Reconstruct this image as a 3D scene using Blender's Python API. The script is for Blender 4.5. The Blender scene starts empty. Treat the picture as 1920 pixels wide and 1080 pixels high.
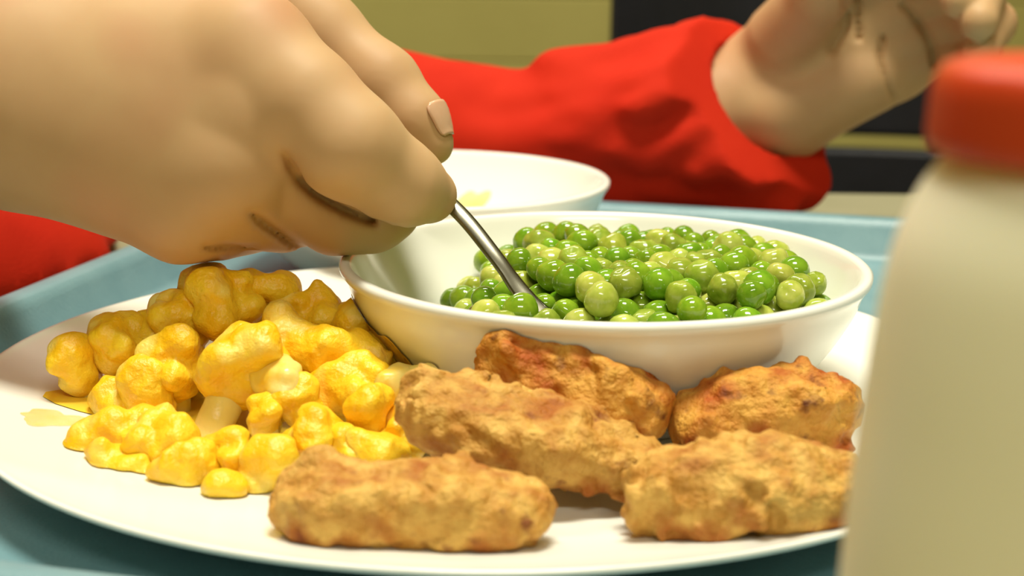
import bpy, math, random
import numpy as np
from mathutils import Matrix, Vector

random.seed(7)
RNG = np.random.default_rng(11)
scene = bpy.context.scene
COL = scene.collection

# ------------------------------------------------------------------ camera
F_PX, PITCH, ROLL, CAM_H = 2843.0, math.radians(13.25), math.radians(0.75), 0.14
cam_data = bpy.data.cameras.new('camera')
cam_data.sensor_width = 36.0
cam_data.lens = 36.0 * F_PX / 1920.0
cam_data.clip_start = 0.01
cam_data.dof.use_dof = True
cam_data.dof.focus_distance = 0.415
cam_data.dof.aperture_fstop = 13.5
cam = bpy.data.objects.new('camera', cam_data)
COL.objects.link(cam)
_f = Vector((0, math.cos(PITCH), -math.sin(PITCH)))
_u = Vector((0, math.sin(PITCH), math.cos(PITCH)))
_r = Vector((1, 0, 0))
_x = _r * math.cos(ROLL) + _u * math.sin(ROLL)
_y = -_r * math.sin(ROLL) + _u * math.cos(ROLL)
M = Matrix((_x, _y, -_f)).transposed().to_4x4()
M.translation = (0, 0, CAM_H)
cam.matrix_world = M
scene.camera = cam

# ------------------------------------------------------------------ world, light, exposure
scene.view_settings.view_transform = 'Standard'
scene.view_settings.look = 'None'
scene.view_settings.gamma = 1.0
scene.view_settings.use_curve_mapping = False
scene.view_settings.exposure = 0.0
world = bpy.data.worlds.new('world')
scene.world = world
world.use_nodes = True
world.node_tree.nodes['Background'].inputs[0].default_value = (1.0, 0.95, 0.82, 1)
world.node_tree.nodes['Background'].inputs[1].default_value = 0.25

FLOOR_Z, CEIL_Z = -0.72, 1.70
LIGHT_COL = (1.0, 0.955, 0.80)
def ceiling_or_fill_lamp(x, y, sx, sy, power):
    l = bpy.data.lights.new('ceiling_or_fill_light', 'AREA')
    l.shape = 'RECTANGLE'; l.size = sx; l.size_y = sy
    l.energy = power; l.color = LIGHT_COL
    o = bpy.data.objects.new('ceiling_or_fill_light', l)
    o.location = (x, y, CEIL_Z - 0.035)
    COL.objects.link(o)
    return o
ceiling_or_fill_lamp(0.05, 0.42, 0.60, 0.26, 36)
ceiling_or_fill_lamp(-0.3, 1.60, 1.1, 0.14, 15)
ceiling_or_fill_lamp(0.2, -1.20, 1.1, 0.14, 22)  # unseen fill lamp behind the camera, added to brighten bowl and bottle fronts

# ------------------------------------------------------------------ helpers
def ray(px, py):
    """viewing direction of a point measured in the 1920x1080 photograph"""
    x = (px - 960) / F_PX; y = -(py - 540) / F_PX
    c, s = math.cos(ROLL), math.sin(ROLL)
    x, y = c * x - s * y, s * x + c * y
    return np.array([x, math.cos(PITCH) + y * math.sin(PITCH), -math.sin(PITCH) + y * math.cos(PITCH)])
def at(px, py, Y):
    d = ray(px, py); return np.array([0, 0, CAM_H]) + d * (Y / d[1])
def atz(px, py, z):
    d = ray(px, py); return np.array([0, 0, CAM_H]) + d * ((z - CAM_H) / d[2])

def mesh_obj(name, verts, faces, material=None, parent=None, smooth=True, loc=None):
    me = bpy.data.meshes.new(name)
    verts = np.asarray(verts, dtype=np.float64)
    if isinstance(faces, np.ndarray):
        me.from_pydata(verts.tolist(), [], faces.tolist())
    else:
        me.from_pydata([tuple(v) for v in verts], [], faces)
    me.update()
    if smooth:
        me.polygons.foreach_set('use_smooth', [True] * len(me.polygons))
    o = bpy.data.objects.new(name, me)
    if material: me.materials.append(material)
    if loc is not None: o.location = loc
    if parent: o.parent = parent
    COL.objects.link(o)
    return o
def empty(name, loc=(0, 0, 0)):
    o = bpy.data.objects.new(name, None); o.location = loc
    o.empty_display_size = 0.01
    COL.objects.link(o); return o
def tag(o, label, cat, group=None):
    o['label'] = label; o['category'] = cat
    if group: o['group'] = group
    return o
def structure(o):
    o['kind'] = 'structure'; return o
def box(c, s, rot=0.0):
    cx, cy, cz = c; hx, hy, hz = s[0] / 2, s[1] / 2, s[2] / 2
    v = []
    for dz in (-hz, hz):
        for dx, dy in ((-hx, -hy), (hx, -hy), (hx, hy), (-hx, hy)):
            v.append((cx + dx * math.cos(rot) - dy * math.sin(rot), cy + dx * math.sin(rot) + dy * math.cos(rot), cz + dz))
    f = [(3, 2, 1, 0), (4, 5, 6, 7), (0, 1, 5, 4), (1, 2, 6, 5), (2, 3, 7, 6), (3, 0, 4, 7)]
    return v, f
def bevel(o, w, seg=2):
    m = o.modifiers.new('bevel', 'BEVEL'); m.width = w; m.segments = seg; m.limit_method = 'ANGLE'
    return o
def lathe(profile, n=96, loc=(0, 0, 0), closed_axis=True, ribs=None):
    """revolve (r, z) profile around z; profile goes from axis to axis"""
    v, f = [], []
    m = len(profile)
    for j in range(n):
        a = 2 * math.pi * j / n
        for i, (r, z) in enumerate(profile):
            rr = r if ribs is None else r + ribs(i, a)
            v.append((loc[0] + rr * math.cos(a), loc[1] + rr * math.sin(a), loc[2] + z))
    for j in range(n):
        k = (j + 1) % n
        for i in range(m - 1):
            f.append((j * m + i, k * m + i, k * m + i + 1, j * m + i + 1))
    return v, f
def spline(pts, n):
    """Catmull-Rom through control rows"""
    P = np.array(pts, float); out = []
    Q = np.vstack([2 * P[0] - P[1], P, 2 * P[-1] - P[-2]])
    for i in range(len(P) - 1):
        for t in np.linspace(0, 1, n, endpoint=False):
            a, b, c, d = Q[i], Q[i + 1], Q[i + 2], Q[i + 3]
            out.append(0.5 * (2 * b + (c - a) * t + (2 * a - 5 * b + 4 * c - d) * t * t + (3 * b - a - 3 * c + d) * t ** 3))
    out.append(P[-1]); return np.array(out)

# --- signed distance modelling
_T = RNG.random(8192).astype(np.float32)
def vnoise(p, scale, seed=0):
    q = p * np.float32(1.0 / scale)
    i = np.floor(q).astype(np.int64); f = (q - i).astype(np.float32)
    f = f * f * (3 - 2 * f)
    def h(dx, dy, dz):
        return _T[((i[..., 0] + dx) * 73 + (i[..., 1] + dy) * 1931 + (i[..., 2] + dz) * 5237 + seed * 977) % 8192]
    x0 = h(0, 0, 0) * (1 - f[..., 0]) + h(1, 0, 0) * f[..., 0]
    x1 = h(0, 1, 0) * (1 - f[..., 0]) + h(1, 1, 0) * f[..., 0]
    x2 = h(0, 0, 1) * (1 - f[..., 0]) + h(1, 0, 1) * f[..., 0]
    x3 = h(0, 1, 1) * (1 - f[..., 0]) + h(1, 1, 1) * f[..., 0]
    y0 = x0 * (1 - f[..., 1]) + x1 * f[..., 1]; y1 = x2 * (1 - f[..., 1]) + x3 * f[..., 1]
    return (y0 * (1 - f[..., 2]) + y1 * f[..., 2]) * 2 - 1
def smin(a, b, k):
    h = np.maximum(k - np.abs(a - b), 0) / k
    return np.minimum(a, b) - h * h * k * np.float32(0.25)
def cone(p, a, b, ra, rb):
    a = np.asarray(a, np.float32); b = np.asarray(b, np.float32)
    ab = b - a; pa = p - a
    t = np.clip((pa @ ab) / np.float32(ab @ ab + 1e-12), 0, 1)
    d = pa - t[..., None] * ab
    return np.sqrt((d * d).sum(-1)) - (np.float32(ra) + t * np.float32(rb - ra))
def ball(p, c, r):
    d = p - np.asarray(c, np.float32)
    return np.sqrt((d * d).sum(-1)) - np.float32(r)
def ellip(p, c, r):
    d = (p - np.asarray(c, np.float32)) / np.asarray(r, np.float32)
    k = np.sqrt((d * d).sum(-1))
    return (k - 1) * np.float32(min(r))
def chain(p, pts, k=0.004):
    """pts: (xyz, r) list"""
    d = None
    for (a, ra), (b, rb) in zip(pts[:-1], pts[1:]):
        c = cone(p, a, b, ra, rb)
        d = c if d is None else smin(d, c, k)
    return d
def nets(fn, lo, hi, h):
    """naive surface nets of fn(p) = 0 in a box"""
    lo = np.asarray(lo, float); hi = np.asarray(hi, float)
    n = np.ceil((hi - lo) / h).astype(int) + 1
    ax = [np.float32(lo[i] + h * np.arange(n[i])) for i in range(3)]
    f = np.empty(n, np.float32)
    step = max(1, int(4e5 // (n[1] * n[2])))
    for s in range(0, n[0], step):
        g = np.stack(np.meshgrid(ax[0][s:s + step], ax[1], ax[2], indexing='ij'), -1)
        f[s:s + step] = fn(g)
    f[0] = np.maximum(f[0], h); f[-1] = np.maximum(f[-1], h)
    f[:, 0] = np.maximum(f[:, 0], h); f[:, -1] = np.maximum(f[:, -1], h)
    f[:, :, 0] = np.maximum(f[:, :, 0], h); f[:, :, -1] = np.maximum(f[:, :, -1], h)
    s = f < 0
    c = sum(s[i:n[0] - 1 + i, j:n[1] - 1 + j, k:n[2] - 1 + k].astype(np.int8) for i in (0, 1) for j in (0, 1) for k in (0, 1))
    act = (c > 0) & (c < 8)
    idx = np.argwhere(act)
    vid = np.full(act.shape, -1, np.int64); vid[act] = np.arange(len(idx))
    acc = np.zeros((len(idx), 3)); cnt = np.zeros(len(idx))
    corners = [(i, j, k) for i in (0, 1) for j in (0, 1) for k in (0, 1)]
    for a in corners:
        for d in range(3):
            if a[d] == 0:
                b = list(a); b[d] = 1
                fa = f[tuple((idx + a).T)]; fb = f[tuple((idx + b).T)]
                m = (fa < 0) != (fb < 0)
                t = np.where(m, fa / np.where(m, fa - fb, 1), 0)
                p = np.array(a, float) + np.outer(t, np.array(b) - np.array(a))
                acc[m] += p[m]; cnt[m] += 1
    V = lo + h * (idx + acc / cnt[:, None])
    faces = []
    for d in range(3):
        e, g = (d + 1) % 3, (d + 2) % 3
        sl0 = [slice(1, n[i] - 1) for i in range(3)]; sl0[d] = slice(0, n[d] - 1)
        sl1 = list(sl0); sl1[d] = slice(1, n[d])
        diff = s[tuple(sl0)] != s[tuple(sl1)]
        w = np.argwhere(diff); off = np.ones(3, int); off[d] = 0
        w = w + off
        ins = s[tuple(w.T)]
        def q(de, dg):
            o = w.copy(); o[:, e] += de; o[:, g] += dg
            return vid[tuple(o.T)]
        A = np.stack([q(-1, -1), q(0, -1), q(0, 0), q(-1, 0)], 1)
        A[~ins] = A[~ins][:, ::-1]
        faces.append(A)
    return V, np.vstack(faces)
def relax(V, Fc, it=2, lam=0.5):
    e = np.vstack([Fc[:, [0, 1]], Fc[:, [1, 2]], Fc[:, [2, 3]], Fc[:, [3, 0]]])
    for _ in range(it):
        acc = np.zeros_like(V); cnt = np.zeros(len(V))
        for k in range(3):
            acc[:, k] = np.bincount(e[:, 0], V[e[:, 1], k], len(V)) + np.bincount(e[:, 1], V[e[:, 0], k], len(V))
        cnt = np.bincount(e[:, 0], minlength=len(V)) + np.bincount(e[:, 1], minlength=len(V))
        V = V + lam * (acc / cnt[:, None] - V)
    return V

# ------------------------------------------------------------------ materials
def new_mat(name):
    m = bpy.data.materials.new(name); m.use_nodes = True
    nt = m.node_tree; return m, nt, nt.nodes['Principled BSDF']
def lin(c):
    return tuple(((v / 255) / 12.92 if v / 255 <= 0.04045 else ((v / 255 + 0.055) / 1.055) ** 2.4) for v in c) + (1.0,)
def material(name, c1, c2=None, scale=40, rough=0.5, spec=0.5, bump=0.0, bump_scale=None, sss=0.0, sss_r=(1, .4, .2), sss_s=0.003,
             metal=0.0, coat=0.0, trans=0.0, detail=4, lo=0.35, hi=0.65, stretch=None, randomize=0.0):
    m, nt, b = new_mat(name)
    N, L = nt.nodes, nt.links
    b.inputs['Roughness'].default_value = rough
    b.inputs['Specular IOR Level'].default_value = spec
    b.inputs['Metallic'].default_value = metal
    b.inputs['Coat Weight'].default_value = coat
    b.inputs['Transmission Weight'].default_value = trans
    if sss > 0:
        b.inputs['Subsurface Weight'].default_value = sss
        b.inputs['Subsurface Radius'].default_value = sss_r
        b.inputs['Subsurface Scale'].default_value = sss_s
    tc = N.new('ShaderNodeTexCoord'); src = tc.outputs['Object']
    if stretch:
        mp = N.new('ShaderNodeMapping'); mp.inputs['Scale'].default_value = stretch
        L.new(src, mp.inputs[0]); src = mp.outputs[0]
    nz = N.new('ShaderNodeTexNoise'); nz.inputs['Scale'].default_value = scale; nz.inputs['Detail'].default_value = detail
    L.new(src, nz.inputs['Vector'])
    rp = N.new('ShaderNodeValToRGB')
    rp.color_ramp.elements[0].position = lo; rp.color_ramp.elements[1].position = hi
    rp.color_ramp.elements[0].color = lin(c1); rp.color_ramp.elements[1].color = lin(c2 or c1)
    L.new(nz.outputs['Fac'], rp.inputs[0])
    out = rp.outputs[0]
    if randomize:
        oi = N.new('ShaderNodeObjectInfo'); hs = N.new('ShaderNodeHueSaturation')
        mr = N.new('ShaderNodeMapRange'); mr.inputs[3].default_value = 1 - randomize; mr.inputs[4].default_value = 1 + randomize
        L.new(oi.outputs['Random'], mr.inputs[0]); L.new(mr.outputs[0], hs.inputs['Value'])
        mr2 = N.new('ShaderNodeMapRange'); mr2.inputs[3].default_value = 0.5 + randomize * .10; mr2.inputs[4].default_value = 0.5 - randomize * .10
        mu = N.new('ShaderNodeMath'); mu.operation = 'MULTIPLY'; mu.inputs[1].default_value = 7.31
        fr = N.new('ShaderNodeMath'); fr.operation = 'FRACT'
        L.new(oi.outputs['Random'], mu.inputs[0]); L.new(mu.outputs[0], fr.inputs[0]); L.new(fr.outputs[0], mr2.inputs[0])
        L.new(mr2.outputs[0], hs.inputs['Hue']); L.new(out, hs.inputs['Color']); out = hs.outputs[0]
    L.new(out, b.inputs['Base Color'])
    if bump > 0:
        nb = N.new('ShaderNodeTexNoise'); nb.inputs['Scale'].default_value = bump_scale or scale * 3; nb.inputs['Detail'].default_value = 5
        L.new(src, nb.inputs['Vector'])
        bp = N.new('ShaderNodeBump'); bp.inputs['Strength'].default_value = 1.0; bp.inputs['Distance'].default_value = bump
        L.new(nb.outputs['Fac'], bp.inputs['Height']); L.new(bp.outputs[0], b.inputs['Normal'])
    m['ramp'] = rp.name
    return m
def add_layer(m, color, scale, lo, hi, seed=3.0, detail=3):
    """mix another colour over the base where a second noise exceeds a threshold"""
    nt = m.node_tree; N, L = nt.nodes, nt.links; b = N['Principled BSDF']
    src = b.inputs['Base Color'].links[0].from_socket
    tc = N.new('ShaderNodeTexCoord'); mp = N.new('ShaderNodeMapping'); mp.inputs['Location'].default_value = (seed, seed * 2, seed * 3)
    L.new(tc.outputs['Object'], mp.inputs[0])
    nz = N.new('ShaderNodeTexNoise'); nz.inputs['Scale'].default_value = scale; nz.inputs['Detail'].default_value = detail
    L.new(mp.outputs[0], nz.inputs['Vector'])
    mr = N.new('ShaderNodeMapRange'); mr.inputs[1].default_value = lo; mr.inputs[2].default_value = hi
    L.new(nz.outputs['Fac'], mr.inputs[0])
    mx = N.new('ShaderNodeMix'); mx.data_type = 'RGBA'
    L.new(mr.outputs[0], mx.inputs[0]); L.new(src, mx.inputs[6]); mx.inputs[7].default_value = lin(color)
    L.new(mx.outputs[2], b.inputs['Base Color'])
    return m

MAT = {}
MAT['china'] = material('white_china', (240, 240, 230), (243, 243, 234), scale=12, rough=0.16, spec=0.45)
MAT['tray'] = material('tray_plastic', (112, 150, 158), (120, 157, 164), scale=60, rough=0.38, bump=0.0002, bump_scale=900)
MAT['table'] = material('table_laminate', (152, 148, 118), (158, 153, 124), scale=30, rough=0.45)
MAT['table_leg'] = material('table_metal', (120, 120, 118), rough=0.35, metal=0.8)
MAT['wall'] = material('wall_paint', (176, 166, 92), (182, 172, 98), scale=6, rough=0.8, bump=0.0004, bump_scale=120)
MAT['trim'] = material('trim_paint', (158, 150, 86), (164, 156, 92), scale=9, rough=0.6)
MAT['ceiling'] = material('ceiling_paint', (225, 220, 200), (230, 225, 208), scale=8, rough=0.9)
MAT['floor'] = material('floor_vinyl', (96, 90, 72), (112, 106, 86), scale=18, rough=0.5)
MAT['chair'] = material('navy_plastic', (14, 16, 26), (20, 22, 33), scale=30, rough=0.5, bump=0.0003, bump_scale=400)
MAT['chair_metal'] = material('black_steel', (24, 24, 26), rough=0.4, metal=0.6)
MAT['bottle'] = material('cream_plastic', (242, 238, 208), (245, 241, 214), scale=20, rough=0.42, sss=0.5, sss_r=(1, .9, .7), sss_s=0.006)
MAT['cap'] = material('red_cap', (198, 60, 20), (204, 66, 24), scale=30, rough=0.42)
MAT['steel'] = material('stainless_steel', (150, 148, 132), (165, 163, 146), scale=200, rough=0.22, metal=1.0, stretch=(1, 1, .05))
MAT['skin'] = material('skin', (190, 152, 109), (197, 161, 117), scale=28, rough=0.55, spec=0.3, sss=0.25, sss_r=(1.0, .45, .25), sss_s=0.003)
add_layer(MAT['skin'], (190, 138, 100), 24, 0.54, 0.80, 5.0, 1)
MAT['nail'] = material('nail', (206, 160, 126), (212, 170, 138), scale=120, rough=0.25, sss=0.2)
MAT['red'] = material('red_cloth', (188, 36, 15), (196, 42, 18), scale=25, rough=0.8, spec=0.12, bump=0.0003, bump_scale=900)
MAT['floret'] = material('sauced_floret', (246, 190, 12), (252, 212, 50), scale=110, rough=0.4, sss=0.35, sss_r=(1, .75, .2), sss_s=0.004, bump=0.0010, bump_scale=380)
add_layer(MAT['floret'], (252, 228, 126), 60, 0.53, 0.72, 2.0)
MAT['stem'] = material('floret_stem', (240, 216, 112), (248, 226, 136), scale=90, rough=0.32, sss=0.4, sss_r=(1, .8, .4), sss_s=0.005, bump=0.0003, bump_scale=300)
add_layer(MAT['stem'], (246, 198, 40), 80, 0.5, 0.66, 4.0)
MAT['sauce'] = material('yellow_sauce', (240, 196, 40), (246, 210, 70), scale=80, rough=0.2, sss=0.3, sss_s=0.002)
MAT['smear'] = material('thin_sauce', (240, 212, 70), (244, 228, 140), scale=160, rough=0.25)
_nt = MAT['smear'].node_tree; _n = _nt.nodes.new('ShaderNodeTexNoise'); _n.inputs['Scale'].default_value = 220
_m = _nt.nodes.new('ShaderNodeMapRange'); _m.inputs[1].default_value = .35; _m.inputs[2].default_value = .65; _m.inputs[3].default_value = .2; _m.inputs[4].default_value = .85
_nt.links.new(_n.outputs['Fac'], _m.inputs[0]); _nt.links.new(_m.outputs[0], _nt.nodes['Principled BSDF'].inputs['Alpha'])
def crumb_mat(name, base, light, brown, dark, lo):
    m = material(name, base, light, scale=190, rough=0.62, spec=0.35, bump=0.0016, bump_scale=520, sss=0.15, sss_r=(1, .6, .25), sss_s=0.002)
    add_layer(m, brown, 75, lo, lo + .16, 7.0, 5)
    add_layer(m, dark, 130, lo + .13, lo + .25, 11.0, 4)
    return m
MAT['crumb'] = crumb_mat('golden_breadcrumb', (186, 130, 48), (218, 174, 88), (166, 96, 28), (118, 54, 16), .50)
MAT['crumb2'] = crumb_mat('toasted_breadcrumb', (200, 134, 46), (220, 166, 72), (176, 88, 20), (92, 34, 10), .45)
PEA = [   # pea meshes have unit radius, so noise scales are per pea
    material('pea_bright', (104, 144, 24), (132, 164, 40), scale=1.3, rough=0.10, spec=0.7, sss=0.25, sss_r=(.6, 1, .2), sss_s=0.0015, randomize=0.14),
    material('pea_olive', (136, 154, 44), (162, 174, 68), scale=1.6, rough=0.16, spec=0.7, sss=0.25, sss_r=(.8, 1, .3), sss_s=0.0015, randomize=0.12),
    material('pea_pale', (166, 180, 66), (192, 198, 100), scale=1.4, rough=0.13, spec=0.7, sss=0.3, sss_r=(.8, 1, .3), sss_s=0.0015, randomize=0.10)]

# ------------------------------------------------------------------ room
X0, X1, Y0, Y1 = -2.4, 2.6, -2.0, 2.3
def slab(name, c, s, m):
    v, f = box(c, s); return structure(mesh_obj(name, v, f, m, smooth=False))
slab('floor', ((X0 + X1) / 2, (Y0 + Y1) / 2, FLOOR_Z - .05), (X1 - X0, Y1 - Y0, .1), MAT['floor'])
slab('ceiling', ((X0 + X1) / 2, (Y0 + Y1) / 2, CEIL_Z + .05), (X1 - X0, Y1 - Y0, .1), MAT['ceiling'])
hz = (CEIL_Z + FLOOR_Z) / 2; hh = CEIL_Z - FLOOR_Z
wall_back = slab('wall_back', ((X0 + X1) / 2, Y1 + .05, hz), (X1 - X0, .1, hh), MAT['wall'])
slab('wall_front', ((X0 + X1) / 2, Y0 - .05, hz), (X1 - X0, .1, hh), MAT['wall'])
slab('wall_left', (X0 - .05, (Y0 + Y1) / 2, hz), (.1, Y1 - Y0, hh), MAT['wall'])
slab('wall_right', (X1 + .05, (Y0 + Y1) / 2, hz), (.1, Y1 - Y0, hh), MAT['wall'])
slab('baseboard_back', ((X0 + X1) / 2, Y1 - .008, FLOOR_Z + .05), (X1 - X0, .016, .1), MAT['trim'])
# painted boards on the lower back wall: shallow horizontal joints
for k in range(8):
    v, f = box(((X0 + X1) / 2, Y1 - .006, FLOOR_Z + .1 + .0475 + k * .095), (X1 - X0, .012, .0942))
    o = bevel(mesh_obj('board', v, f, MAT['wall'], wall_back, smooth=False), .003)

# ------------------------------------------------------------------ table
TX0, TX1, TY0, TY1 = -0.232, 0.95, -0.10, 0.838
table = empty('table', ((TX0 + TX1) / 2, (TY0 + TY1) / 2, FLOOR_Z))
tag(table, 'pale cream laminate table under the blue-grey tray', 'table')
def local(v, o):
    return [(p[0] - o.location[0], p[1] - o.location[1], p[2] - o.location[2]) for p in v]
v, f = box(((TX0 + TX1) / 2, (TY0 + TY1) / 2, -.0125), (TX1 - TX0, TY1 - TY0, .025))
bevel(mesh_obj('table_top', local(v, table), f, MAT['table'], table, smooth=False), .004, 3)
for sx in (TX0 + .08, TX1 - .08):
    for sy in (TY0 + .08, TY1 - .08):
        v, f = lathe([(0, FLOOR_Z), (.016, FLOOR_Z), (.016, -.025), (0, -.025)], 20, (sx, sy, 0))
        mesh_obj('leg', local(v, table), f, MAT['table_leg'], table)

# ------------------------------------------------------------------ tray
TRAY_A = math.radians(-14)
UU = np.array([math.cos(TRAY_A), math.sin(TRAY_A)]); VV = np.array([-math.sin(TRAY_A), math.cos(TRAY_A)])
TU0, TU1, TV0, TV1 = -.284, .170, .232, .676
def rrect(u0, u1, v0, v1, r, n=10):
    pts = []
    for cu, cv, a0 in ((u1 - r, v1 - r, 0), (u0 + r, v1 - r, 90), (u0 + r, v0 + r, 180), (u1 - r, v0 + r, 270)):
        for k in range(n + 1):
            a = math.radians(a0 + 90 * k / n)
            pts.append(np.array([cu + r * math.cos(a), cv + r * math.sin(a)]))
    return pts
prof = [  # (inset from the outer edge, z)
    (0.0015, .0155), (0.0, .0172), (0.0008, .0195), (0.0035, .0205), (0.0085, .0205), (0.0105, .0196), (0.0125, .0165),
    (0.0165, .0065), (0.0185, .0040), (0.022, .0032)]
under = [(0.022, .0004), (0.0165, .0010), (0.013, .0050), (0.0095, .0150), (0.0088, .0172), (.006, .0178), (.0035, .0176)]
rows = []
for ins, z in prof:
    rows.append([(p, z) for p in rrect(TU0 + ins, TU1 - ins, TV0 + ins, TV1 - ins, .035 - ins)])
rows_u = []
for ins, z in under:
    rows_u.append([(p, z) for p in rrect(TU0 + ins, TU1 - ins, TV0 + ins, TV1 - ins, .035 - ins)])
tv, tf = [], []
nper = len(rows[0])
allrows = rows_u[::-1][0:0] + rows
def emit(rws):
    base = len(tv)
    for r in rws:
        for p, z in r:
            w = UU * p[0] + VV * p[1]; tv.append((w[0], w[1], z))
    for i in range(len(rws) - 1):
        for j in range(nper):
            k = (j + 1) % nper
            tf.append((base + i * nper + j, base + i * nper + k, base + (i + 1) * nper + k, base + (i + 1) * nper + j))
    return base
b0 = emit(rows)
tf.append(tuple(b0 + (len(rows) - 1) * nper + j for j in range(nper)))
b1 = emit(rows_u)
for fi in range(len(tf) - (len(rows_u) - 1) * nper, len(tf)): tf[fi] = tf[fi][::-1]
tf.append(tuple(b1 + j for j in range(nper))[::-1])
for j in range(nper):   # join outer lip
    k = (j + 1) % nper
    a = b1 + (len(rows_u) - 1) * nper
    tf.append((b0 + j, a + j, a + k, b0 + k))
tf = [q[::-1] for q in tf]
tray = mesh_obj('serving_tray', tv, tf, MAT['tray'])
tag(tray, 'blue-grey plastic serving tray with a raised rim', 'tray')
TRAY_Z = .0032

# ------------------------------------------------------------------ plate
PC = np.array([-.0069, .4163]); PR = .1418
plate_top = spline([(0, .0088), (.05, .0088), (.082, .0090), (.098, .0102), (.115, .0126), (.130, .0156), (.138, .0176), (.1410, .0186)], 6)
def plate_z(x, y):
    r = np.hypot(x - PC[0], y - PC[1]); return np.interp(r, plate_top[:, 0], plate_top[:, 1])
pl = [tuple(p) for p in plate_top] + [(.1418, .0186), (.1421, .0179), (.1414, .0170), (.132, .0133), (.112, .0085), (.092, .0058), (.080, .0052), (.079, .0034), (.074, .0034), (.073, .0050), (0, .0050)]
v, f = lathe(pl, 160, (PC[0], PC[1], 0))
plate = mesh_obj('dinner_plate', v, [q[::-1] for q in f], MAT['china'])
plate['flip'] = 0
tag(plate, 'large round white dinner plate holding chicken, cauliflower and a bowl', 'plate')

# ------------------------------------------------------------------ bowls
def bowl_profile(R, Hh):
    inner = spline([(0, .0048), (.028, .0049), (.042, .0062), (.052, .0110), (.0610, .0205), (.0680, .0310), (R - .0035, Hh - .001)], 6)
    outer = [(R - .0028, Hh - .0001), (R - .0010, Hh), (R, Hh - .0008), (R - .0001, Hh - .0022), (R - .0012, Hh - .0036)]
    outs = spline([(R - .0022, Hh - .0052), (.0708, .0285), (.0645, .0180), (.0570, .0090), (.0490, .0040), (.0455, .0028)], 5)
    foot = [(.0450, .0010), (.0443, .0), (.0415, .0), (.040, .0022), (0, .0026)]
    return [tuple(p) for p in inner], [tuple(p) for p in inner] + outer + [tuple(p) for p in outs] + foot
BH = .0402
BC = np.array([.0262, .4252]); BZ = .0089
inn, prof_b = bowl_profile(.0755, BH)
v, f = lathe(prof_b, 144)
bowl = mesh_obj('cereal_bowl', v, [q[::-1] for q in f], MAT['china'], loc=(BC[0], BC[1], BZ))
tag(bowl, 'white bowl full of green peas standing on the plate', 'bowl')
bowl2 = bowl.copy(); COL.objects.link(bowl2); bowl2.location = (-.0365, .6065, TRAY_Z)
tag(bowl2, 'empty white bowl behind the bowl of peas, by the tray rim', 'bowl')
inn = np.array(inn)
_ob = np.array(prof_b[len(inn) + 1:-2])[::-1]
def clear_of_bowl(W):
    """food that meets the outside of the bowl flattens against it"""
    dx, dy = W[:, 0] - BC[0], W[:, 1] - BC[1]; r = np.hypot(dx, dy)
    lim = np.interp(W[:, 2] - BZ, _ob[:, 1], _ob[:, 0]) + .0006
    k = np.where((r < lim) & (W[:, 2] < BZ + BH + .001), lim / np.maximum(r, 1e-6), 1.0)
    W = W.copy(); W[:, 0] = BC[0] + dx * k; W[:, 1] = BC[1] + dy * k
    return W
def bowl_in_r(z):   # inner radius at world height z
    return np.interp(z - BZ, inn[:, 1], inn[:, 0])

# ------------------------------------------------------------------ milk bottle
KX, KY = .0700, .1800
bottle = empty('milk_bottle', (KX, KY, 0))
tag(bottle, 'cream plastic milk bottle with a red screw cap on the table', 'bottle')
bp = spline([(.0264, .0012), (.0275, .004), (.0279, .012), (.0276, .040), (.0268, .066), (.0258, .081), (.0247, .0935), (.0232, .1030), (.0207, .1098), (.0180, .1140)], 7)
prof_k = [(0, .0012), (.024, .0), (.0256, .0003)] + [tuple(p) for p in bp] + [(.0160, .1150), (.0155, .118), (.0155, .1232), (0, .1235)]
v, f = lathe(prof_k, 96); mesh_obj('body', v, f, MAT['bottle'], bottle)
capp = [(0, .1152), (.0160, .1152), (.0196, .1150), (.0202, .1154), (.0202, .1172), (.0200, .1215), (.0197, .1238), (.0188, .1252), (.0168, .1259), (.012, .1261), (0, .1262)]
v, f = lathe(capp, 180, ribs=lambda i, a: (.00018 * math.cos(60 * a) if i in (4, 5) else 0)); mesh_obj('cap', v, f, MAT['cap'], bottle)

# ------------------------------------------------------------------ chair behind the table
def make_chair(cx, cy, wid, label):
    root = empty('chair', (cx, cy, FLOOR_Z)); tag(root, label, 'chair')
    h = wid / 2
    def part(name, c, s, m, w=.006):
        v, f = box(c, s); return bevel(mesh_obj(name, v, f, m, root, smooth=False), w, 3)
    part('seat', (0, -.17, .43), (wid, .36, .03), MAT['chair'], .012)
    for z0, z1 in ((.48, .679), (.690, .90)):
        n = 14; vv = []; ff = []
        for i in range(n + 1):   # gently curved back panel
            x = -h + wid * i / n; y = .03 - .03 * (x / h) ** 2 - .0
            vv += [(x, y - .008, z0), (x, y + .008, z0), (x, y + .008, z1), (x, y - .008, z1)]
        for i in range(n):
            a = i * 4; b = a + 4
            for k in range(4): ff.append((a + k, a + (k + 1) % 4, b + (k + 1) % 4, b + k))
        ff += [(0, 1, 2, 3)[::-1], (n * 4, n * 4 + 1, n * 4 + 2, n * 4 + 3)]
        bevel(mesh_obj('back_panel', vv, [q[::-1] for q in ff], MAT['chair'], root, smooth=False), .005, 2)
    for s in (-1, 1):
        part('back_post', (s * (h - .03), .026, .66), (.022, .014, .47), MAT['chair_metal'], .004)
        part('leg', (s * (h - .03), .01, .2075), (.022, .022, .415), MAT['chair_metal'], .004)
        part('leg', (s * (h - .03), -.32, .2075), (.022, .022, .415), MAT['chair_metal'], .004)
    return root
make_chair(.243, 1.30, .325, 'dark navy plastic chair with a slotted back, beyond the table')

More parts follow.
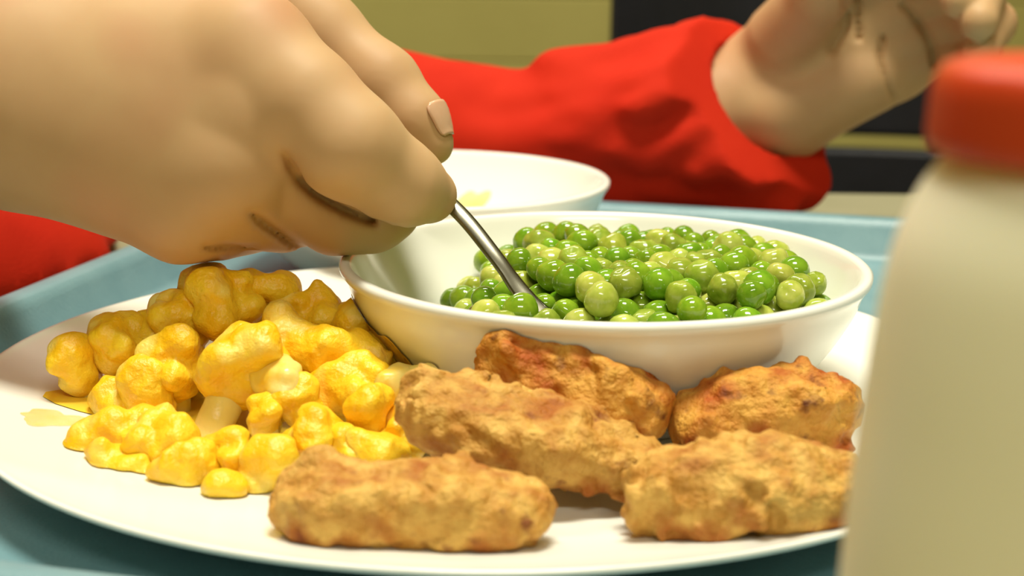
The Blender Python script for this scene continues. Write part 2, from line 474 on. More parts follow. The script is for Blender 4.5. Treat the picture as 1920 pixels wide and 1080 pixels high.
# ------------------------------------------------------------------ person: both hands and arms, red top
person = empty('person', (-.42, .56, -.02))
tag(person, 'person in a red long-sleeved top digging a fork into the peas, other hand raised', 'person')
PO = np.array(person.location)
HB = .02     # the hand hangs over the back half of the mound
def A3(px, py, Y, r): return (at(px, py, Y + HB), r * (1 + HB / .40))
WR = [A3(60, 90, .420, .021), A3(40, 165, .412, .0265), A3(60, 240, .406, .0185)]
MI, MM, MR, MP = A3(470, 105, .397, .0160), A3(475, 215, .391, .0150), A3(425, 320, .388, .0150), A3(345, 393, .390, .0132)
FING = {
    'index': [MI, A3(570, 195, .388, .0138), A3(655, 274, .383, .0129), A3(752, 345, .390, .0103), A3(804, 366, .398, .0076)],
    'middle': [MM, A3(545, 335, .400, .0120), A3(632, 393, .404, .0113), A3(700, 404, .409, .0090), A3(737, 396, .414, .0076)],
    'ring': [MR, A3(480, 380, .400, .0116), A3(535, 398, .408, .0097), A3(575, 402, .414, .0078)],
    'pinky': [MP, A3(412, 412, .400, .0096), A3(470, 412, .408, .0078), A3(500, 408, .414, .007)],
}
THUMB = [A3(330, -30, .445, .0190), A3(480, -32, .452, .0135), A3(600, 60, .446, .0113), A3(715, 160, .436, .0104), A3(778, 228, .430, .0084), A3(812, 272, .427, .0058)]
ELBOW_R = (np.array([-.40, .50, .085]), .036)
ARM_R = [ELBOW_R, A3(-420, 120, .452, .0330), A3(-60, 145, .424, .0290), A3(20, 165, .414, .0285)]
def right_hand(p):
    d = chain(p, ARM_R, .012)
    for w, m in ((WR[0], MI), (WR[1], MM), (WR[2], MR), (WR[2], MP)):
        d = smin(d, cone(p, w[0], m[0], w[1], m[1]), .012)
    d = smin(d, ball(p, at(300, 225, .412 + HB), .0235), .02)
    d = smin(d, cone(p, at(150, 60, .43 + HB), THUMB[0][0], .02, .019), .014)
    fg = None
    for n, c in FING.items():
        e = chain(p, c, .006)
        if fg is None: fg = e
        else: fg = smin(fg, e, .0010)
    d = smin(d, fg, .006)
    t = chain(p, THUMB, .006)
    d = smin(d, t, .0016)
    # fine crease between the index knuckle and the next one
    d = smin(d, d + .002, .001)
    return d
def surface_line(sdf, pts2, y0, y1):
    out = []
    for px, py in pts2:
        dr = ray(px, py); dr = dr / dr[1]
        ys = np.linspace(y0, y1, 300)
        pp = (np.array([0, 0, CAM_H]) + np.outer(ys, dr)).astype(np.float32)
        k = int(np.argmax(sdf(pp) < 0))
        if k > 0: out.append(pp[k])
    return out
RC = [([(533, 290), (548, 318), (573, 347), (603, 370), (648, 395), (700, 415), (750, 428)], .0012),
      ([(469, 399), (490, 415), (520, 438), (548, 457), (565, 466)], .0011),
      ([(385, 463), (430, 463), (480, 462)], .0009)]
RC3 = []
for a, r_ in RC:
    fine = spline(a, 5)
    base = surface_line(right_hand, fine, .34, .49)
    for k, b in enumerate(base):
        d_ = b - np.array([0, 0, CAM_H]); d_ = d_ / np.linalg.norm(d_)
        RC3.append((b - d_ * .001, b + d_ * .0055, r_ * min(1.0, .35 + k * .15, .3 + (len(base) - 1 - k) * .12)))
def right_hand_c(p):
    d = right_hand(p)
    m = np.abs(d) < .006
    q = p[m]; e = d[m]
    if len(q):
        g = np.full(len(e), 1.0, np.float32)
        for a, b, r_ in RC3: g = np.minimum(g, cone(q, a, b, r_ * 1.5, r_ * .6))
        d[m] = -smin(-e, g, .0016)
    return d
lo = np.array([-.24, .345, .035]); hi = np.array([.006, .525, .190])
V, Q = nets(right_hand_c, lo, hi, .0010)
V = relax(V, Q, 2)
parts_v, parts_f = [V], [Q]

# left hand (the raised one): palm towards the tray, thumb up, fingers curling
LW = (at(1385, 185, .738), .0235)
def L3(px, py, Y, r): return (at(px, py, Y), r)
LM = [L3(1610, -30, .725, .0150), L3(1665, 20, .722, .0150), L3(1690, 75, .722, .0145), L3(1685, 130, .724, .0135)]
LF = [
    [LM[0], L3(1715, -75, .700, .0108), L3(1790, -60, .672, .0096), L3(1800, 0, .655, .0080)],
    [LM[1], L3(1770, -25, .697, .0108), L3(1840, -15, .668, .0098), L3(1835, 40, .650, .0082)],
    [LM[2], L3(1800, 30, .700, .0104), L3(1860, 45, .674, .0094), L3(1840, 95, .658, .0078)],
    [LM[3], L3(1790, 92, .706, .0092), L3(1840, 105, .686, .0082), L3(1825, 140, .672, .0070)]]
LT = [L3(1470, 70, .722, .0180), L3(1540, -20, .700, .0138), L3(1590, -90, .686, .0112), L3(1640, -130, .678, .0090)]
LARM = [(np.array([-.10, .746, .045]), .026), (np.array([.03, .739, .040]), .024), (np.array([.08, .736, .050]), .024), LW]
def left_hand(p):
    d = chain(p, LARM, .02)
    d = smin(d, cone(p, LW[0], at(1450, 215, .735), .0235, .0235), .01)
    for b0_, m in ((at(1440, 110, .735), LM[0]), (at(1460, 150, .735), LM[1]), (at(1480, 190, .733), LM[2]), (at(1490, 215, .730), LM[3])):
        d = smin(d, cone(p, b0_, m[0], .0190, m[1]), .010)
    d = smin(d, cone(p, at(1460, 215, .722), at(1640, 150, .716), .0170, .0135), .008)
    fg = None
    for c in LF:
        e = chain(p, c, .006); fg = e if fg is None else smin(fg, e, .0012)
    d = smin(d, fg, .006)
    d = smin(d, chain(p, LT, .006), .006)
    return d
CREASE = [[(1655, 70), (1650, 110), (1665, 160), (1685, 205)], [(1590, -10), (1585, 50), (1560, 95)], [(1605, 0), (1610, 70)], [(1690, 10), (1720, 40), (1745, 85), (1750, 120)]]
CR3 = []
for c, r_ in zip(CREASE, (.0010, .0022, .0014, .0020)):
    for b in surface_line(left_hand, spline(c, 5), .66, .77):
        d_ = b - np.array([0, 0, CAM_H]); d_ = d_ / np.linalg.norm(d_)
        CR3.append((b - d_ * .001, b + d_ * .004, r_))
def left_hand_c(p):
    d = left_hand(p)
    m = np.abs(d) < .006
    q = p[m]; e = d[m]
    if len(q):
        g = np.full(len(e), 1.0, np.float32)
        for a, b, r_ in CR3: g = np.minimum(g, cone(q, a, b, r_ * 1.4, r_ * .6))
        d[m] = -smin(-e, g, .0022)
    return d
V, Q2 = nets(left_hand_c, (.0, .63, .0), (.26, .79, .165), .0013)
V = relax(V, Q2, 2)
parts_f.append(Q2 + len(parts_v[0])); parts_v.append(V)
# torso, neck and upper arms beneath the clothing
SH_L, SH_R = np.array([-.335, .715, .27]), np.array([-.415, .43, .27])
EL_L = np.array([-.115, .747, .052])
def torso_body(p):
    d = chain(p, [(np.array([-.445, .56, -.22]), .095), (np.array([-.43, .565, .10]), .10), (np.array([-.40, .57, .24]), .085)], .05)
    d = smin(d, chain(p, [(np.array([-.40, .57, .26]), .06), (SH_L, .04), (EL_L, .032)], .03), .03)
    d = smin(d, chain(p, [(np.array([-.40, .57, .26]), .06), (SH_R, .04), (ELBOW_R[0], .034)], .03), .03)
    d = smin(d, chain(p, [(np.array([-.40, .572, .28]), .045), (np.array([-.385, .576, .36]), .04)], .03), .03)
    return d
V, Q3 = nets(torso_body, (-.60, .36, -.34), (-.05, .82, .42), .008)
parts_f.append(Q3 + sum(len(q) for q in parts_v)); parts_v.append(V)
mesh_obj('body', np.vstack(parts_v) - PO, np.vstack(parts_f), MAT['skin'], person)

# thumb nail
def nail_on(sdf, a, b, out, width, length, name):
    a = np.array(a); b = np.array(b); ax = (b - a) / np.linalg.norm(b - a)
    out = np.array(out, float); out -= ax * (out @ ax); out /= np.linalg.norm(out)
    side = np.cross(ax, out)
    nu, nv = 12, 12; vv = []
    for i in range(nu + 1):
        s = (i / nu - .5) * length
        for j in range(nv + 1):
            q = (j / nv - .5) * 2
            lim = math.sqrt(max(0.0, 1 - abs(2 * i / nu - 1) ** 4)) * .35 + .65
            ang = q * lim * width
            dr = out * math.cos(ang) + side * math.sin(ang)
            base = (a + b) / 2 + ax * s
            ts = np.linspace(0, .02, 160)
            pp = (base + np.outer(ts, dr)).astype(np.float32)
            sd = sdf(pp); k = int(np.argmax(sd > 0))
            vv.append(pp[k] + dr * (.0001 + .0002 * (1 - q * q)))
    ff = [(i * (nv + 1) + j, (i + 1) * (nv + 1) + j, (i + 1) * (nv + 1) + j + 1, i * (nv + 1) + j + 1) for i in range(nu) for j in range(nv)]
    o = mesh_obj(name, np.array(vv) - PO, ff, MAT['nail'], person)
    m = o.modifiers.new('thick', 'SOLIDIFY'); m.thickness = .0005; m.offset = -1
    o['label'] = 'pale thumb nail'
    return o
nail_on(right_hand, at(784, 226, .430 + HB), at(822, 276, .4265 + HB), (.72, -.45, .55), .62, .0098, 'thumb_nail')

# red top
TBL = (TX0, .0035)
def sweat(p):
    d = chain(p, [(np.array([-.445, .56, -.24]), .120), (np.array([-.415, .57, .06]), .132), (np.array([-.40, .57, .22]), .105)], .06)
    d = smin(d, ellip(p, (-.300, .625, -.045), (.134, .160, .150)), .05)
    d = smin(d, chain(p, [(np.array([-.40, .57, .25]), .075), (SH_L, .062), (np.array([-.235, .738, .17]), .052), (EL_L, .041)], .03), .05)
    d = smin(d, chain(p, [(np.array([-.40, .57, .25]), .075), (SH_R, .06), (ELBOW_R[0], .05)], .04), .05)
    d = smin(d, chain(p, [ELBOW_R, (np.array([-.255, .482, .098]), .04)], .03) - .012, .03)
    d = d + .006 * vnoise(p * np.array([.6, 1, 1], np.float32), .055, 3) + .003 * vnoise(p, .022, 4)
    # rests on the table edge, open at the neck and at the near cuff
    tb = np.maximum(np.maximum(TBL[0] - .004 - p[..., 0], p[..., 2] - TBL[1]), -p[..., 2] - .030)
    d = np.maximum(d, -tb)
    uc = p[..., 0] * np.float32(UU[0]) + p[..., 1] * np.float32(UU[1])
    d = np.maximum(d, -np.maximum(TU0 - .002 - uc, p[..., 2] - .0235))      # clear of the tray rim
    d = np.maximum(d, -(cone(p, (-.405, .57, .28), (-.38, .577, .45), .052, .07)))
    d = np.maximum(d, -(chain(p, [(np.array([-.31, .49, .093]), .038), (np.array([-.21, .467, .10]), .045)])))
    return d
V, Q = nets(sweat, (-.62, .34, -.37), (-.06, .86, .37), .0055)
V = relax(V, Q, 2)
top = mesh_obj('red_top', V - PO, Q, MAT['red'], person)
SL = [(np.array([-.155, .744, .080]), .0400), (np.array([-.105, .745, .047]), .0405), (np.array([-.05, .741, .038]), .0345), (np.array([.01, .738, .0375]), .0325), (np.array([.05, .736, .042]), .0375),
      (np.array([.080, .734, .0480]), .0405), (np.array([.103, .731, .058]), .0370)]
CUFF_C = at(1425, 185, .728); CUFF_D = at(1560, 90, .700) - CUFF_C; CUFF_D /= np.linalg.norm(CUFF_D)
_ca = np.cross(CUFF_D, (0, 0, 1)); _ca /= np.linalg.norm(_ca); _cb = np.cross(CUFF_D, _ca)
def sleeve(p):
    d = chain(p, SL, .03)
    d = smin(d, cone(p, SL[-1][0], CUFF_C - CUFF_D * .006, .0395, .0385), .02)
    d = smin(d, cone(p, at(1400, 275, .728), at(1490, 318, .725), .030, .0200), .02)
    # gathered folds: long diagonal ones, tighter towards the cuff
    q = p @ np.array([[.55, -.2, .5], [0.0, 1, 0], [-.9, .0, .95]], np.float32)
    near = np.clip((p[..., 0] + .02) / .10, 0, 1)
    d = d + (.0030 + .0035 * near) * vnoise(q, .030, 5) + (.0010 + .0030 * near) * vnoise(q, .0125, 9)
    rel = p - CUFF_C.astype(np.float32)
    ax = rel @ CUFF_D.astype(np.float32)
    ang = np.arctan2(rel @ _cb.astype(np.float32), rel @ _ca.astype(np.float32))
    d = d + .0014 * np.sin(ang * 17 + 2 * np.sin(ang * 3)) * np.exp(-((ax + .012) / .012) ** 2)
    d = np.maximum(d, ax - .002)                                    # cut by the cuff plane
    d = np.maximum(d, -(cone(p, CUFF_C - CUFF_D * .045, CUFF_C + CUFF_D * .02, .024, .034)))
    return d
V, Q = nets(sleeve, (-.20, .67, .001), (.17, .80, .14), .0021)
V = relax(V, Q, 2)
sl = mesh_obj('sleeve', V - PO, Q, MAT['red'], person)
# stitched cuff edge
vv, ff = [], []
nn, mm = 120, 10
for i in range(nn):
    a = 2 * math.pi * i / nn
    rr = .0345 + .0012 * math.sin(a * 17)
    for j in range(mm):
        b = 2 * math.pi * j / mm
        c = CUFF_C + CUFF_D * (-.001 + .0032 * math.sin(b)) + (_ca * math.cos(a) + _cb * math.sin(a)) * (rr + .0017 * math.cos(b))
        vv.append(c)
for i in range(nn):
    for j in range(mm):
        k, l = (i + 1) % nn, (j + 1) % mm
        ff.append((i * mm + j, k * mm + j, k * mm + l, i * mm + l))
mesh_obj('cuff', np.array(vv) - PO, ff, MAT['red'], person)

# ------------------------------------------------------------------ fork
FE = at(1003, 580, .400); FG = at(852, 390, .420)
fd = (FE - FG) / np.linalg.norm(FE - FG)
path = spline([at(640, 262, .436), at(745, 308, .430), FG, (FG + FE) / 2 + np.array([0, 0, .0008]), FE - fd * .008, FE + fd * .004], 8)
def sweep(path, widths, thick, side):
    vv, ff = [], []; n = 12
    for i, p in enumerate(path):
        t = path[min(i + 1, len(path) - 1)] - path[max(i - 1, 0)]; t = t / np.linalg.norm(t)
        s = side - t * (side @ t); s /= np.linalg.norm(s); u = np.cross(s, t)
        for k in range(n):
            a = 2 * math.pi * k / n
            ca, sa = math.cos(a), math.sin(a)
            ca = math.copysign(abs(ca) ** .7, ca); sa = math.copysign(abs(sa) ** .7, sa)
            vv.append(p + s * ca * widths[i] / 2 + u * sa * thick[i] / 2)
    for i in range(len(path) - 1):
        for k in range(n):
            l = (k + 1) % n
            ff.append((i * n + k, i * n + l, (i + 1) * n + l, (i + 1) * n + k))
    ff.append(tuple(range(n))[::-1]); ff.append(tuple((len(path) - 1) * n + k for k in range(n)))
    return vv, ff
fork = empty('fork', FE)
tag(fork, 'slim stainless steel fork dug into the peas, gripped by the hand', 'fork')
N_ = len(path); ts = np.linspace(0, 1, N_)
wd = np.interp(ts, [0, .4, .7, .9, 1], [.0070, .0048, .0044, .0060, .0085]); th = np.interp(ts, [0, 1], [.0022, .0020])
side0 = np.cross(fd, np.array([0, -.55, .8])); side0 /= np.linalg.norm(side0)
vv, ff = sweep(path, wd, th, side0); mesh_obj('handle', np.array(vv) - FE, ff, MAT['steel'], fork)
hp = spline([FE + fd * .002, FE + fd * .007, FE + fd * .012], 4)
vv, ff = sweep(hp, np.interp(np.linspace(0, 1, len(hp)), [0, .6, 1], [.007, .0125, .013]), [.0016] * len(hp), side0); mesh_obj('head', np.array(vv) - FE, ff, MAT['steel'], fork)
for k in range(4):
    o_ = side0 * (-.0054 + .0036 * k)
    tp = spline([FE + fd * .0115 + o_, FE + fd * .018 + o_, FE + fd * .0245 + o_ * .96], 3)
    vv, ff = sweep(tp, np.interp(np.linspace(0, 1, len(tp)), [0, 1], [.0021, .001]), [.0014] * len(tp), side0); mesh_obj('tine', np.array(vv) - FE, ff, MAT['steel'], fork)

# ------------------------------------------------------------------ peas
def pea_mesh(seed, kind):
    import bmesh
    bm = bmesh.new(); bmesh.ops.create_icosphere(bm, subdivisions=3, radius=1.0)
    P = np.array([v.co[:] for v in bm.verts], np.float32)
    r = np.random.default_rng(seed)
    n1 = vnoise(P[None], 1.1, seed)[0]; n2 = vnoise(P[None], .45, seed + 5)[0]
    amp1, amp2 = ((.10, .03), (.15, .11), (.12, .05))[kind]
    R = 1 + amp1 * n1 + amp2 * n2
    for _ in range((1, 3, 2)[kind]):       # dents
        d = r.normal(size=3); d /= np.linalg.norm(d)
        R -= (.17, .24, .20)[kind] * np.exp(-((1 - P @ d) / .09) ** 1.0)
    P = P * R[:, None] * np.array([1, 1 + r.uniform(-.08, .10), 1 + r.uniform(-.12, .02)])
    for v, p in zip(bm.verts, P): v.co = p
    for f_ in bm.faces: f_.smooth = True
    me = bpy.data.meshes.new('pea'); bm.to_mesh(me); bm.free()
    me.materials.append(PEA[kind])
    return me
PM = {k: [pea_mesh(10 * k + s, k) for s in range(5)] for k in range(3)}
def heap_h(x, y):
    ux = (x - .045) / .050
    return .0538 - .0100 * np.abs(ux) ** 3 - .0070 * ((y - .440) / .060) ** 2 - .0012 * np.sin(x * 260) * np.cos(y * 210)
PRAD = .0044
pts = []
a_ = PRAD * 2.02; lay = a_ * math.sqrt(2 / 3)
for k in range(16):
    z = BZ + .0048 + PRAD + k * lay
    for j in range(-14, 15):
        for i in range(-14, 15):
            x = BC[0] + (i + .5 * (j % 2) + .5 * (k % 2)) * a_; y = BC[1] + (j * math.sqrt(3) / 2 + (k % 2) / math.sqrt(12)) * a_
            pts.append((x, y, z))
pts = np.array(pts) + RNG.normal(0, PRAD * .22, (len(pts), 3))
def inside(p):
    r = np.hypot(p[:, 0] - BC[0], p[:, 1] - BC[1])
    return (r < bowl_in_r(p[:, 2]) - PRAD * 1.0) & (p[:, 2] < heap_h(p[:, 0], p[:, 1]) - PRAD * .4)
pts = pts[inside(pts)]
rad = PRAD * RNG.uniform(.84, 1.14, len(pts))
axis_pts = np.vstack([path, hp])
for it in range(40):
    D = pts[:, None] - pts[None]; L_ = np.sqrt((D ** 2).sum(-1)) + np.eye(len(pts))
    ov = np.clip(rad[:, None] + rad[None] - L_, 0, None) * (1 - np.eye(len(pts)))
    pts = pts + (D / L_[..., None] * ov[..., None]).sum(1) * .3
    # keep out of the fork and inside the bowl
    Df = pts[:, None] - axis_pts[None]; Lf = np.sqrt((Df ** 2).sum(-1)); kf = Lf.argmin(1); mf = Lf.min(1)
    push = np.clip(rad + .0022 - mf, 0, None)
    pts = pts + Df[np.arange(len(pts)), kf] / (mf[:, None] + 1e-9) * push[:, None] * .5
    r = np.hypot(pts[:, 0] - BC[0], pts[:, 1] - BC[1]); lim = bowl_in_r(pts[:, 2]) - rad * 1.12
    s = np.where(r > lim, lim / np.maximum(r, 1e-6), 1)
    pts[:, 0] = BC[0] + (pts[:, 0] - BC[0]) * s; pts[:, 1] = BC[1] + (pts[:, 1] - BC[1]) * s
    pts[:, 2] = np.maximum(pts[:, 2], BZ + .0050 + rad)
    pts[:, 2] -= .00008
Dd = pts[:, None] - pts[None]; Ld = np.sqrt((Dd ** 2).sum(-1))
sup = ((Ld < 1.2 * (rad[:, None] + rad[None])) & (Dd[..., 2] > .15 * rad[:, None])).sum(1)
keep = (sup >= 2) | (pts[:, 2] < .040)
pts, rad = pts[keep], rad[keep]
depth_below = heap_h(pts[:, 0], pts[:, 1]) - pts[:, 2]
order = np.argsort(depth_below)
NSEE = min(265, len(order))
cam_p = np.array([0, 0, CAM_H])
LAB = [('smooth glossy green pea in the heap inside the white bowl', 'smooth green peas in the bowl'),
       ('wrinkled olive-green pea in the heap inside the white bowl', 'wrinkled olive peas in the bowl'),
       ('pale yellow-green pea in the heap inside the white bowl', 'pale yellow-green peas in the bowl')]
import bmesh
rest = bmesh.new()
for n, i in enumerate(order):
    kind = int(RNG.choice(3, p=[.56, .26, .18])); me = PM[kind][int(RNG.integers(5))]
    rot = Matrix.Rotation(RNG.uniform(0, 6.28), 4, 'Z') @ Matrix.Rotation(RNG.uniform(0, 3.14), 4, 'X')
    mw = Matrix.Translation(Vector(pts[i])) @ rot @ Matrix.Scale(float(rad[i]) * 1.03, 4)
    if n < NSEE:
        o = bpy.data.objects.new('pea', me); COL.objects.link(o); o.matrix_world = mw
        tag(o, LAB[kind][0], 'pea', LAB[kind][1])
    else:
        t_ = bmesh.new(); bmesh.ops.create_icosphere(t_, subdivisions=2, radius=1.0, matrix=mw)
        tm = bpy.data.meshes.new('t'); t_.to_mesh(tm); t_.free(); rest.from_mesh(tm); bpy.data.meshes.remove(tm)
rm = bpy.data.meshes.new('pea_heap'); rest.to_mesh(rm); rest.free(); rm.materials.append(PEA[0])
heap = bpy.data.objects.new('pea_heap', rm); COL.objects.link(heap)
tag(heap, 'green peas packed beneath the top layer in the white bowl', 'peas'); heap['kind'] = 'stuff'

# ------------------------------------------------------------------ chicken pieces
def chicken(px, py, Y, half, tilt, yaw, seed, m, label, pitch=0.0, dents=(), zmin=0.0):
    c = at(px, py, Y)
    Rm = np.array((Matrix.Rotation(yaw, 3, 'Z') @ Matrix.Rotation(tilt, 3, 'Y') @ Matrix.Rotation(pitch, 3, 'X')))
    hx, hy, hz_ = half
    def fn(p):
        q = p / np.array(half, np.float32)
        q = q + .16 * np.stack([vnoise(p, .020, seed), vnoise(p, .020, seed + 1), vnoise(p, .020, seed + 2)], -1)
        k = (np.abs(q) ** 2.6).sum(-1) ** np.float32(1 / 2.6)
        k2 = np.sqrt(((q / np.array(half, np.float32)) ** 2).sum(-1)) + 1e-6
        d = np.where(k > .3, k * (k - 1) / k2, -min(half) * .6).astype(np.float32)
        d = d + .0022 * vnoise(p, .010, seed + 3) - .0017 * np.abs(vnoise(p, .0055, seed + 4)) + .0011 * vnoise(p, .0026, seed + 5)
        for (a, b, r) in dents:
            d = -smin(-d, cone(p, np.array(a) * half, np.array(b) * half, r, r), .003)
        return d
    e = np.array(half) * 1.35 + .003
    V, Q = nets(fn, -e, e, .00105)
    V = relax(V, Q, 1, .35)
    # settle on the plate: the underside flattens against it
    W = V @ Rm.T + c
    low = (W[:, 2] - plate_z(W[:, 0], W[:, 1])).min()
    if zmin: c = c - np.array([0, 0, low + zmin * half[2]])
    W = V @ Rm.T + c
    W[:, 2] = np.maximum(W[:, 2], plate_z(W[:, 0], W[:, 1]) + .0003)
    W = clear_of_bowl(W)
    V = (W - c) @ Rm
    o = mesh_obj('chicken_piece', V, Q, m, loc=c)
    o.rotation_euler = Matrix(Rm.tolist()).to_euler()
    tag(o, label, 'chicken', 'breaded chicken pieces on the plate')
    return o
chicken(765, 950, .306, (.0285, .0128, .0080), .02, -.04, 8, MAT['crumb'], 'flat golden breaded chicken piece by the plate edge beside the cauliflower', .08,
        dents=[((.15, -1.35, .35), (.75, -1.2, .55), .0045)], zmin=.45)
chicken(993, 812, .336, (.0325, .0110, .0080), .19, -.08, 21, MAT['crumb'], 'long golden breaded chicken piece propped on the flat one', .30)
chicken(1060, 734, .354, (.0240, .0090, .0115), .27, -.12, 37, MAT['crumb2'], 'breaded chicken piece with browned top edge leaning against the bowl of peas', -.15)
chicken(1440, 782, .356, (.0245, .0120, .0105), -.03, .10, 52, MAT['crumb2'], 'dark toasted chicken piece between the bowl and another piece by the bottle', .12)
chicken(1405, 938, .312, (.0270, .0130, .0092), -.03, .06, 71, MAT['crumb'], 'rounded breaded chicken piece on the plate beside the bottle', .14, zmin=.35)

# ------------------------------------------------------------------ cauliflower in yellow sauce
def floret(px, py, Y, size, seed, label=None, stem_dir=None, stem_len=1.0, lobes=10, flat=1.0, pale=False, elong=None, zone=1):
    """size: head radius in photo pixels at that distance"""
    r0 = size / F_PX * Y * 1.16
    c = at(px, py, Y); rg = np.random.default_rng(seed)
    sd = np.array(stem_dir if stem_dir is not None else (rg.uniform(-.4, .4), rg.uniform(-.1, .4), -1.0), float); sd /= np.linalg.norm(sd)
    balls = []
    for k in range(lobes):
        d = rg.normal(size=3); d /= np.linalg.norm(d)
        if d @ sd > .35: d = d - 2 * (d @ sd) * sd
        balls.append((d * r0 * rg.uniform(.55, .85), r0 * rg.uniform(.30, .55)))
    core = r0 * .72
    el = np.array(elong if elong is not None else (0, 0, 0), float) * r0
    def head(p):
        d = cone(p, -el, el, core, core * .85) if elong is not None else ball(p, (0, 0, 0), core)
        for i, (b, r) in enumerate(balls):
            t = 0 if elong is None else (i / max(1, lobes - 1) * 2 - 1)
            d = smin(d, ball(p, b + el * t, r), .0022)
        q = p * np.array([1, 1, 1 / flat], np.float32)
        return d + .0013 * vnoise(q, .0052, seed) + .0006 * vnoise(q, .0026, seed + 1) + .0013 * vnoise(q, .011, seed + 2)
    e = np.abs(el) + r0 * 1.32 + .002
    V, Q = nets(head, -e, e, max(.0009, r0 / 11)); V = relax(V, Q, 1)
    def stem(p):
        d = cone(p, sd * r0 * .3, sd * r0 * (1.0 + stem_len), r0 * .42, r0 * .34)
        return d + .0007 * vnoise(p, .006, seed + 8) + .0003 * vnoise(p, .003, seed + 9)
    e2 = np.abs(sd) * r0 * (1.0 + stem_len) + r0 * .7
    SV, SQ = nets(stem, -e2, e2, max(.0009, r0 / 11)); SV = relax(SV, SQ, 1)
    allv = np.vstack([V, SV]) + c
    gap = (allv[:, 2] - plate_z(allv[:, 0], allv[:, 1])).min()
    # stems reaching through the plate are shortened
    SVw = clear_of_bowl(SV + c); pz = plate_z(SVw[:, 0], SVw[:, 1]) + .0004
    SVw[:, 2] = np.maximum(SVw[:, 2], pz); SV = SVw - c
    Vw = clear_of_bowl(V + c); pz = plate_z(Vw[:, 0], Vw[:, 1]) + .0004
    Vw[:, 2] = np.maximum(Vw[:, 2], pz); V = Vw - c
    root = empty('cauliflower_floret', c)
    mesh_obj('head', V, Q, MAT['stem'] if pale else MAT['floret'], root)
    s_ = mesh_obj('stem', SV, SQ, MAT['stem'], root)
    if label: tag(root, label, 'cauliflower')
    else:
        z_ = ZONE[zone]; tag(root, z_[0], 'cauliflower', z_[1])
    return root
ZONE = [('yellow sauced cauliflower floret along the shaded ridge of the mound under the hand', 'cauliflower florets under the hand'),
        ('yellow sauced cauliflower floret in the heart of the mound, other florets all around', 'cauliflower florets in the heart of the mound'),
        ('yellow sauced cauliflower floret at the foot of the mound beside bare plate', 'cauliflower florets at the foot of the mound'),
        ('yellow sauced cauliflower floret touching the breaded chicken', 'cauliflower florets against the chicken')]
FL = [
    # back row
    dict(px=150, py=700, Y=.402, size=52, label='round yellow cauliflower floret at the outer end of the mound, next to the sauce smear'),
    dict(px=225, py=655, Y=.405, size=56), dict(px=290, py=625, Y=.410, size=56, stem_dir=(.2, .1, 1), stem_len=-.1), dict(px=355, py=615, Y=.408, size=60),
    dict(px=435, py=575, Y=.412, size=70, label='large round cauliflower floret at the very top of the mound', stem_dir=(-.1, .2, -1)),
    dict(px=505, py=570, Y=.418, size=58, lobes=6), dict(px=590, py=605, Y=.415, size=58), dict(px=665, py=612, Y=.412, size=56),
    dict(px=725, py=640, Y=.404, size=48), dict(px=780, py=672, Y=.396, size=42),
    # middle
    dict(px=330, py=700, Y=.393, size=62), dict(px=275, py=740, Y=.390, size=58), dict(px=215, py=755, Y=.392, size=44),
    dict(px=610, py=655, Y=.392, size=62, elong=(1.1, -.1, -.25), label='long arched cauliflower floret lying across the mound, pale on top'),
    dict(px=440, py=700, Y=.380, size=84, lobes=11, stem_dir=(-.36, -.52, -1), stem_len=1.1, label='broad cauliflower floret with a pale upright stem facing away from the bowl'),
    dict(px=525, py=722, Y=.373, size=46, lobes=5, pale=True, label='pale cut cauliflower chunk without sauce, in the middle of the mound'),
    dict(px=650, py=735, Y=.378, size=66), dict(px=745, py=715, Y=.377, size=44, pale=True, lobes=5, stem_dir=(.9, 0, .35), stem_len=.5, label='pale greenish cauliflower chunk where the mound meets the chicken'),
    dict(px=690, py=785, Y=.362, size=56, lobes=6), dict(px=560, py=770, Y=.370, size=52), dict(px=490, py=795, Y=.366, size=50),
    # front
    dict(px=225, py=835, Y=.364, size=62, elong=(.7, 0, -.05), lobes=9), dict(px=310, py=830, Y=.356, size=56),
    dict(px=235, py=880, Y=.350, size=36, elong=(1.2, -.2, -.45), flat=.8), dict(px=352, py=890, Y=.342, size=56, lobes=7),
    dict(px=440, py=870, Y=.348, size=56), dict(px=500, py=880, Y=.342, size=50), dict(px=590, py=825, Y=.354, size=56),
    dict(px=420, py=925, Y=.334, size=34), dict(px=640, py=850, Y=.352, size=44), dict(px=700, py=850, Y=.350, size=44), dict(px=745, py=830, Y=.358, size=42),
    dict(px=770, py=800, Y=.366, size=40),
]
for k, kw in enumerate(FL):
    zone = 0 if kw['Y'] > .3945 else 3 if (kw['px'] > 570 and kw['py'] > 760) else 2 if (kw['py'] > 820 or kw['px'] < 240) else 1
    floret(seed=100 + 17 * k, zone=zone, **kw)

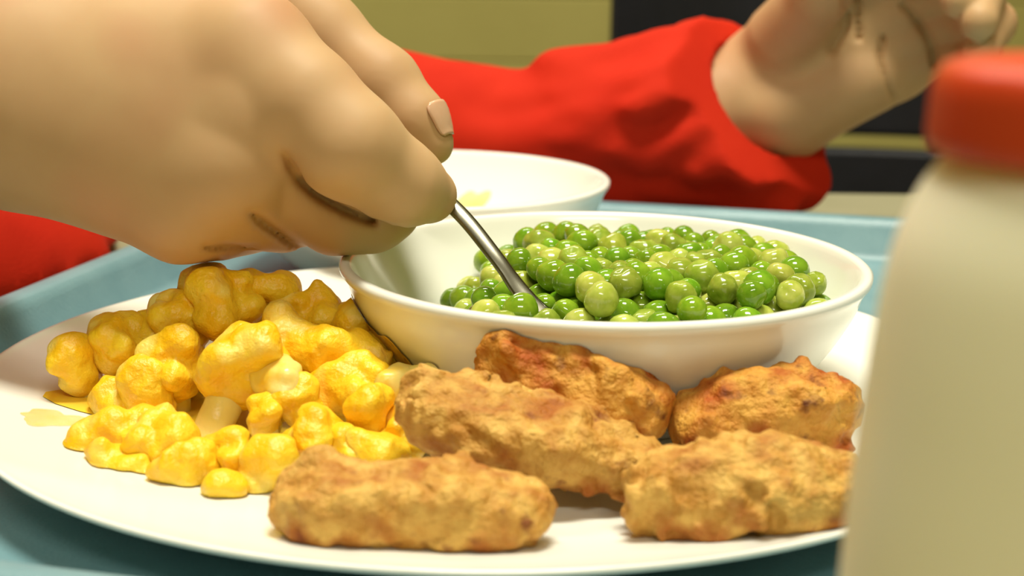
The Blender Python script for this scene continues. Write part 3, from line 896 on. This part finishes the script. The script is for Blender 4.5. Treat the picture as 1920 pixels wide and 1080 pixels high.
# ------------------------------------------------------------------ sauce on the plate
def smear(name, cx, cy, rx, ry, rot, seed, m, label, thick=.0011):
    vv, ff = [], []; nr, na = 9, 56
    ph = np.random.default_rng(seed).uniform(0, 6.28, 4)
    for i in range(nr + 1):
        for j in range(na):
            a = 2 * math.pi * j / na
            w = 1 + .16 * math.sin(3 * a + ph[0]) + .10 * math.sin(5 * a + ph[1]) + .06 * math.sin(9 * a + ph[2])
            t = i / nr
            x, y = rx * w * t * math.cos(a), ry * w * t * math.sin(a)
            X = cx + x * math.cos(rot) - y * math.sin(rot); Y = cy + x * math.sin(rot) + y * math.cos(rot)
            vv.append((X, Y, float(plate_z(X, Y)) + .00025 + thick * (1 - t ** 3)))
    for i in range(nr):
        for j in range(na):
            k = (j + 1) % na
            ff.append((i * na + j, (i + 1) * na + j, (i + 1) * na + k, i * na + k))
    o = mesh_obj(name, vv, ff, m); tag(o, label, 'sauce')
    return o
c_ = atz(430, 800, .010)
smear('sauce_pool', c_[0] + .000, c_[1] + .010, .043, .030, -.1, 5, MAT['sauce'], 'yellow sauce pooled on the plate under the cauliflower mound', .0018)
c_ = atz(100, 785, .0135)
smear('sauce_smear', c_[0], c_[1], .0085, .0070, .4, 8, MAT['smear'], 'thin yellow sauce smear on the bare plate beside the mound', .0004)

# leftover in the empty bowl, lying on its curved inside
b2 = np.array(bowl2.location)
dr = ray(884, 388); hit = None
for t in np.linspace(.45, .80, 1500):
    q = np.array([0, 0, CAM_H]) + dr * t
    rr = math.hypot(q[0] - b2[0], q[1] - b2[1])
    if rr < .072 and q[2] - b2[2] <= np.interp(rr, inn[:, 0], inn[:, 1]) and q[1] > b2[1] - .06: hit = q; break
if hit is not None:
    vv, ff = [], []; nr, na = 6, 30
    for i in range(nr + 1):
        for j in range(na):
            a = 2 * math.pi * j / na; t = i / nr; w = 1 + .2 * math.sin(3 * a + 1) + .1 * math.sin(5 * a)
            X, Y = hit[0] + .007 * w * t * math.cos(a), hit[1] + .005 * w * t * math.sin(a)
            rr = math.hypot(X - b2[0], Y - b2[1])
            vv.append((X, Y, b2[2] + float(np.interp(rr, inn[:, 0], inn[:, 1])) + .0002 + .0007 * (1 - t ** 2)))
    for i in range(nr):
        for j in range(na):
            k = (j + 1) % na; ff.append((i * na + j, (i + 1) * na + j, (i + 1) * na + k, i * na + k))
    tag(mesh_obj('sauce_residue', vv, ff, MAT['smear']), 'yellow sauce residue inside the empty white bowl', 'sauce')
